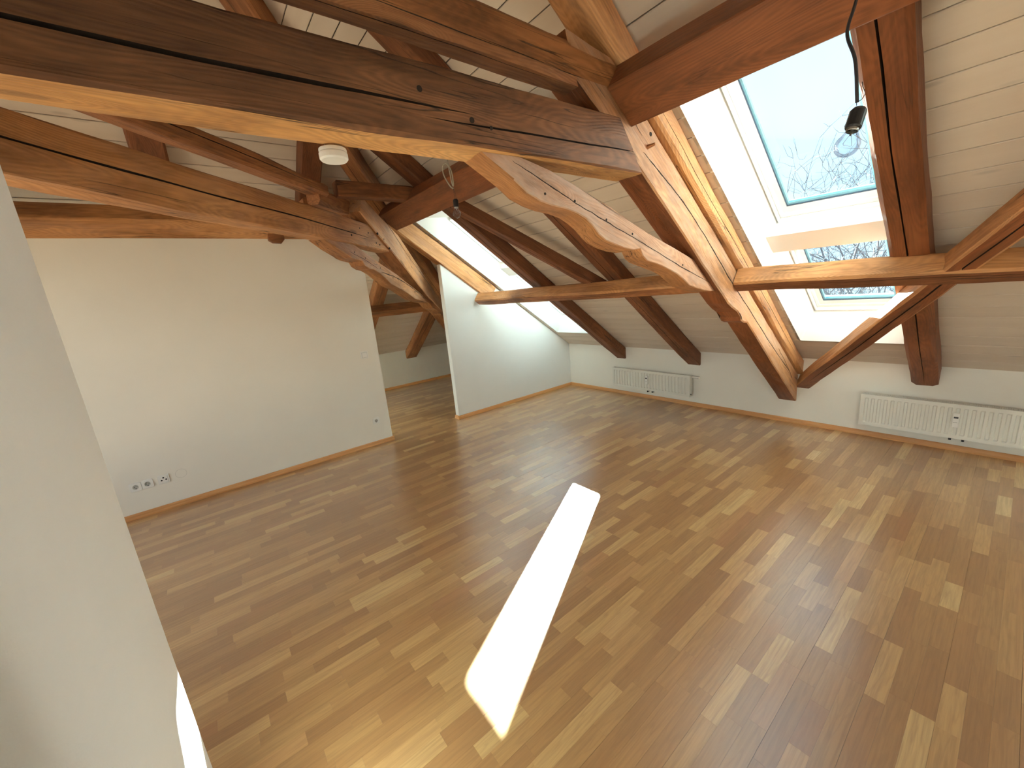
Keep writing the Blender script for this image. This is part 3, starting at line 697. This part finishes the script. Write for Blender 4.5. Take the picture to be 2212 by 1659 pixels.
beam('stub_beam', 'short brown beam end poking out below the upper diagonal beam', (.82, -3.90, 2.575), (.16, -3.90, 2.575), .15, .11, (0, 0, 1), W_OLD, ch=.01)

# ------------------------------------------------------------------ radiators
def radiator(x0, x1, z0, z1, d, wallgap, label, pitch, grille, ax_, dx_, valve):
    root = empty('radiator', (x0, 0, 0)); tag(root, label, 'radiator', 'panel radiators on the knee wall')
    yf = -(wallgap+d); W = x1-x0
    # fluted front plate
    n = int((W-.05)/pitch); st = (W-.05)/n; xs = [0, .012]
    prof = {0: 0.0, .012: 0.0}
    P = [(0, 0), (.014, 0)]
    for i in range(n):
        a = .025+i*st
        P += [(a+st*.10, 0), (a+st*.22, .010), (a+st*.56, .010), (a+st*.70, 0)]
    P += [(W-.014, 0), (W, 0)]
    rows = [(z0, 0), (z0+.030, 0), (z0+.040, 1), (z1-.042, 1), (z1-.032, 0), (z1, 0)]
    bm = bmesh.new(); G_ = [[bm.verts.new((x, yf+dep*m, z)) for x, dep in P] for z, m in rows]
    for A, B in zip(G_, G_[1:]):
        for k in range(len(P)-1): bm.faces.new((A[k], A[k+1], B[k+1], B[k]))
    back = [bm.verts.new((x, yf+.012, z)) for x, z in ((0, z0), (W, z0), (W, z1), (0, z1))]
    bm.faces.new([G_[0][i] for i in range(len(P))]+[back[1], back[0]])
    bm.faces.new([G_[-1][i] for i in range(len(P)-1, -1, -1)]+[back[3], back[2]])
    bm.faces.new([g[0] for g in G_]+[back[3], back[0]]); bm.faces.new([g[-1] for g in G_]+[back[2], back[1]]); bm.faces.new(back)
    link('front_panel', bm, M_RAD, root)
    bm = bmesh.new(); box(bm, .01, W-.01, -wallgap-.012, -wallgap, z0+.01, z1-.01); link('rear_panel', bm, M_RAD, root)
    for sx in (-.002, W-.016):
        bm = bmesh.new(); bbox(bm, sx, sx+.018, yf+.008, -wallgap, z0+.006, z1-.002, .002, 1); link('side_cover', bm, M_RAD, root)
    bm = bmesh.new(); box(bm, .02, W-.02, yf+.014, -wallgap-.014, z0+.04, z1-.03); link('convector_core', bm, M_DARKHOLE, root)
    if grille:
        g = empty('top_grille'); g.parent = root
        bm = bmesh.new(); box(bm, .01, W-.01, yf+.010, yf+.016, z1-.006, z1); box(bm, .01, W-.01, -wallgap-.008, -wallgap, z1-.006, z1); box(bm, .01, W-.01, (yf-wallgap)/2-.003, (yf-wallgap)/2+.003, z1-.006, z1)
        for i in range(int(W/.012)): box(bm, .012+i*.012, .0165+i*.012, yf+.012, -wallgap-.004, z1-.006, z1-.001)
        D.objects.remove(g); tag(link('top_grille', bm, M_RAD, root), kind='stuff')
    # heat meter clipped to the front
    bm = bmesh.new(); bbox(bm, ax_-.021, ax_+.021, yf-.026, yf+.001, dx_-.062, dx_+.062, .006, 2); hm = link('heat_meter', bm, M_SOCK, root)
    bm = bmesh.new(); bbox(bm, ax_-.013, ax_+.013, yf-.0275, yf-.02, dx_+.018, dx_+.032, .001, 1); link('display', bm, M_BLACK, hm)
    bm = bmesh.new(); box(bm, ax_-.014, ax_+.012, yf-.0268, yf-.02, dx_-.020, dx_-.018); link('seam', bm, M_DARKHOLE, hm)
    for px in (.0, .075):
        bm = bmesh.new(); cyl(bm, (ax_+px-.02, -wallgap-.025, z0-.03), (ax_+px-.02, -wallgap-.025, z0+.02), .009, seg=12); cyl(bm, (ax_+px-.02, -wallgap-.025, z0-.024), (ax_+px-.02, .0, z0-.024), .008, seg=12); link('pipe', bm, M_BLACK if True else M_METAL, root)
    if valve:
        bm = bmesh.new(); cyl(bm, (W, -wallgap-.02, z1-.022), (W+.028, -wallgap-.02, z1-.022), .011, seg=14); vb = link('valve_body', bm, M_SOCK, root)
        bm = bmesh.new(); cyl(bm, (W+.028, -wallgap-.02, z1-.022), (W+.105, -wallgap-.02, z1-.022), .017, .0155, seg=20); link('valve_head', bm, M_SOCK, vb)
        bm = bmesh.new(); cyl(bm, (W+.001, yf+.03, z0+.03), (W+.006, yf+.03, z0+.03), .010, seg=14); link('vent_plug', bm, M_BLACK, root)
        bm = bmesh.new(); box(bm, W+.004, W+.008, -wallgap-.012, -wallgap-.002, z0+.02, z1-.04); link('side_rail', bm, M_RAD, root)
radiator(.965, 2.187, .137, .422, .062, .03, 'white fluted panel radiator nearer the partition corner, with valve at its right end', .0455, False, .60, .297, True)
radiator(3.888, 5.55, .138, .440, .072, .03, 'white fluted panel radiator at the right edge with a slotted top grille', .0445, True, .622, .306, False)

# ------------------------------------------------------------------ switches and sockets on the left wall (plane x = 0)
def plate(name, y, z, s=.082, label='', cat='', inner=None):
    r = empty(name, (0, y, z)); tag(r, label, cat)
    bm = bmesh.new(); bbox(bm, 0, .010, -s/2, s/2, -s/2, s/2, .003, 2); fr = link('frame', bm, M_SOCK, r)
    return r, fr
r, f = plate('light_switch', -3.441, 1.119, .086, 'white square light switch near the right end of the left wall', 'switch')
bm = bmesh.new(); bbox(bm, .0098, .0106, -.0315, .0315, -.0315, .0315, .0003, 1); link('rocker_gap_shade', bm, M_SOCKIN, r)  # darker plate edge, painted shade around the rocker
bm = bmesh.new(); bbox(bm, .0100, .017, -.029, .029, -.029, .029, .003, 2); link('rocker', bm, M_SOCK, r)
def schuko(y, z, label, group=None):
    r = empty('wall_socket', (0, y, z)); tag(r, label, 'socket')
    bm = bmesh.new(); n = 32; L_ = []
    def sq(a, h): c_, s_ = math.cos(a), math.sin(a); k = h/max(abs(c_), abs(s_)); return c_*k, s_*k
    for rad, h, x in ((None, .0402, 0), (None, .0402, .008), (None, .0385, .0105), (.0225, None, .0105), (.0205, None, .0105-.002), (.0205, None, .0012)):
        L_.append([bm.verts.new((x, *(sq(2*math.pi*(i+.5)/n, h) if rad is None else (rad*math.cos(2*math.pi*(i+.5)/n), rad*math.sin(2*math.pi*(i+.5)/n))))) for i in range(n)])
    for A, B in zip(L_, L_[1:]):
        for i in range(n): bm.faces.new((A[i], A[(i+1) % n], B[(i+1) % n], B[i]))
    link('frame', bm, M_SOCK, r)
    bm = bmesh.new(); lathe(bm, [(.0205, .0008), (.0200, .0012), (0, .0012)], 24)
    ins = link('insert', bm, M_SOCKIN, r, matrix((0, 0, 0), (0, 1, 0), (0, 0, 1), (1, 0, 0)))
    for a in (-.0095, .0095):
        bm = bmesh.new(); cyl(bm, (.0011, a, 0), (.0018, a, 0), .0032, seg=10); link('contact_hole', bm, M_DARKHOLE, r)
    for a in (-.0185, .0185):
        bm = bmesh.new(); box(bm, .002, .012, -.003, .003, a-.0012, a+.0012); link('earth_clip', bm, M_METAL, r)
    bm = bmesh.new(); box(bm, .0012, .0020, -.004, .006, -.0175, -.0130); link('shadow_slot', bm, M_DARKHOLE, r)
    return r
schuko(-3.438, .302, 'single white wall socket near the right end of the left wall')
schuko(-5.642, .292, 'leftmost of the two joined white wall sockets at the left end of the wall')
schuko(-5.560, .294, 'right one of the two joined white wall sockets, next to the aerial outlet')
r, f = plate('aerial_outlet', -5.446, .296, .082, 'white aerial outlet with three dark round ports beside the double socket', 'outlet')
bm = bmesh.new(); bbox(bm, .009, .013, -.031, .031, -.031, .031, .002, 1); link('cover', bm, M_SOCK, r)
for (a, b_) in ((0, .017), (-.016, -.006), (.017, -.003)):
    bm = bmesh.new(); cyl(bm, (.0125, a, b_), (.0145, a, b_), .0068, seg=14); link('port', bm, M_DARKHOLE, r)
bm = bmesh.new(); lathe(bm, [(.041, 0), (.0405, .0012), (.0385, .0016), (0, .0016)], 36)
bc_ = tag(link('blank_cover', bm, M_WALL, None, matrix((0, -5.318, .306), (0, 1, 0), (0, 0, 1), (1, 0, 0))), 'round wall-coloured blank cover right of the aerial outlet', 'cover')

bm = bmesh.new(); lathe(bm, [(.0412, 0), (.0425, 0), (.0425, .0005), (.0412, .0005)], 36); link('rim_shadow_gap', bm, M_SOCKIN, bc_, Matrix())  # darker ring, painted shade around the cover
# ------------------------------------------------------------------ smoke detector under the near tie beam
r = empty('smoke_detector', (3.15, -4.402, 2.243)); tag(r, 'round white smoke detector under the largest tie beam', 'detector')
bm = bmesh.new(); lathe(bm, [(0, 0), (.046, 0), (.047, -.004), (.047, -.012), (0, -.012)], 32); link('base', bm, M_WHITE, r)
bm = bmesh.new(); lathe(bm, [(0, -.0135), (.0475, -.0135), (.0485, -.017), (.048, -.032), (.043, -.038), (0, -.039)], 32); hd = link('housing', bm, M_WHITE, r, smooth=False)

# ------------------------------------------------------------------ bare bulbs
def bulb(loc, axis, cable_pts, cable_mat, cr, wires, label, holder_r, holder_h, scale=1.0, stray=None):
    root = empty('hanging_bulb', loc); tag(root, label, 'light bulb'); root.empty_display_size = .02
    loc = Vector(loc); A = Vector(axis).normalized(); u = A.orthogonal().normalized(); v = A.cross(u)
    mw = matrix((0, 0, 0), u, v, A) @ Matrix.Scale(scale, 4)
    bm = bmesh.new(); prof = [(0, -.062)]
    for i in range(1, 15):
        a = i/15*math.pi*.80; prof.append((.030*math.sin(a), -.032-.030*math.cos(a)))
    prof += [(.0165, .000), (.0140, .010), (.0135, .020)]
    lathe(bm, prof, 32); g = link('glass', bm, M_BULB, root, mw, smooth=True)
    bm = bmesh.new(); cyl(bm, (0, 0, .020), (0, 0, -.006), .004, .0025, seg=10)
    for sx in (-1, 1): tube(bm, [(sx*.0015, 0, -.004), (sx*.010, 0, -.024), (sx*.012, 0, -.030)], .0005, 5)
    link('stem', bm, M_METAL, root, mw)
    bm = bmesh.new(); tube(bm, [(-.012, 0, -.030), (-.006, .001, -.034), (0, 0, -.031), (.006, -.001, -.034), (.012, 0, -.030)], .0004, 5); link('filament', bm, M_METAL, root, mw)
    bm = bmesh.new(); lathe(bm, [(0, .012), (holder_r*.9, .012), (holder_r, .016), (holder_r, .012+holder_h*.85), (holder_r*.72, .012+holder_h), (0, .012+holder_h)], 24); link('lamp_holder', bm, M_BLACK, root, mw)
    bm = bmesh.new(); lathe(bm, [(.0135, .004), (.0142, .006), (.0142, .013), (0, .013)], 20); link('screw_cap', bm, M_BRASS, root, mw)
    bm = bmesh.new(); tube(bm, spline([Vector(p)-loc for p in cable_pts], 10), cr, 10); link('cable', bm, cable_mat, root)
    for wv in wires:
        bm = bmesh.new(); tube(bm, spline([Vector(p)-loc for p in wv], 6), .0010, 6); link('wire', bm, M_CABLEB, root)
    return root
RAY = lambda px, py, k: CP+(Vector(RR[0])*((px-1106)/857.8)+Vector(RR[1])*((py-829.5)/857.8)+Vector(RR[2]))*k
# near bulb, tilted, in front of the large skylight
c0 = Vector((4.392, -3.395, 2.035)); axn = Vector((.010, .115, .21))
top = Vector((4.3905, -3.362, 2.100))
bulb((4.3875, -3.386, 2.036), (.011, .022, .076), [(4.388, -3.358, 2.116), (4.386, -3.361, 2.14), (4.381, -3.36, 2.185), (4.371, -3.352, 2.235), (4.349, -3.338, 2.292), (4.344, -3.322, 2.33), (4.350, -3.30, 2.385), (4.36, -3.27, 2.50), (4.35, -3.22, 2.80), (4.30, -3.20, 3.055)], M_CABLEB, .0042,
     [[(4.388, -3.36, 2.108), (4.387, -3.36, 2.12)], [(4.388, -3.358, 2.118), (4.397, -3.355, 2.122), (4.402, -3.352, 2.135), (4.395, -3.35, 2.155), (4.393, -3.35, 2.166)]],
     'bare bulb on a black cable hanging in front of the large skylight', .0195, .052)
bx, by_, bz = 2.172, -3.303, 2.272
bulb((bx, by_, bz+.02), (.02, 0, 1), [(bx-.01, by_, 2.428), (bx-.05, by_, 2.455), (bx-.115, by_, 2.54), (bx-.12, by_, 2.595), (bx-.07, by_, 2.605), (bx-.02, by_, 2.56), (bx-.002, by_, 2.50), (bx-.006, by_, 2.445), (bx-.02, by_, 2.47), (bx-.03, by_, 2.53), (bx-.045, by_, 2.62), (bx-.04, by_, 2.80), (bx-.04, by_, 3.10)], M_CABLE, .0045,
     [[(bx-.010, by_, 2.43), (bx-.006, by_, 2.38), (bx-.006, by_, 2.352)], [(bx-.010, by_, 2.43), (bx+.010, by_, 2.385), (bx+.011, by_, 2.352)]],
     'small bare bulb on a looped grey cable in front of the reddish purlin', .0185, .052)

# ------------------------------------------------------------------ outside: bare trees
def bark():
    m, t, b = newmat('pale_bark'); o = N(t, 'ShaderNodeTexCoord').outputs['Object']
    LK(t, ramp(t, [(.3, (.07, .067, .08)), (.7, (.13, .125, .145))], noisen(t, mapping(t, o, (8, 8, 1)), 1, 3)).outputs[0], b.inputs['Base Color']); b.inputs['Roughness'].default_value = .9; return m
M_BARK = bark()
def tree(x, y, h, seed, label, lean=0):
    rg = random.Random(seed); root = empty('bare_tree', (x, y, -9)); tag(root, label, 'tree')
    tr = bmesh.new(); br = bmesh.new(); tw = bmesh.new()
    def grow(bm_, p, d, L, r, lvl):
        n = 6 if lvl < 2 else 4; pts = [p.copy()]; rad = [r]
        for i in range(n):
            d = (d+Vector((rg.gauss(0, .13), rg.gauss(0, .13), rg.gauss(.03, .10)))*(1+.25*lvl)).normalized()
            p = p+d*(L/n); pts.append(p.copy()); rad.append(r*(1-.62*(i+1)/n))
        tube(bm_, pts, r, 6 if lvl < 2 else 4, rad)
        if lvl >= 4: return
        kids = (6, 5, 4, 4, 2)[lvl]
        for k in range(kids):
            i = rg.randint(2 if lvl == 0 else 1, n); q = pts[i]
            side = Vector((rg.gauss(0, 1), rg.gauss(0, 1), rg.gauss(.25, .5))).normalized()
            nd = (d*.55+side*.8).normalized()
            if lvl < 2: nd.z = abs(nd.z)*.8+.15; nd.normalize()
            grow(br if lvl < 1 else tw, q, nd, L*rg.uniform(.48, .66), max(.010, rad[i]*.60), lvl+1)
    grow(tr, Vector((0, 0, 0)), Vector((lean, 0, 1)), h*.62, .24, 0)
    link('trunk', tr, M_BARK, root); link('branches', br, M_BARK, root); tag(link('twigs', tw, M_BARK, root), kind='stuff')
tree(2.0, 13.5, 15.0, 11, 'tall bare tree outside, seen low in the large skylight')
tree(-2.2, 19, 14.5, 23, 'bare tree farther back to the left outside the large skylight')
tree(4.4, 22, 16, 35, 'bare tree farther back to the right outside the large skylight')
tree(.2, 17, 13.4, 57, 'bare tree standing between the nearest and the leftmost trees outside')
bm = bmesh.new(); box(bm, -90, 90, -110, 120, -9.3, -9.0)
tag(link('lawn', bm, plain('pale_winter_lawn', (.065, .06, .052), 1)), 'pale winter ground far below outside', 'ground', kind='stuff')
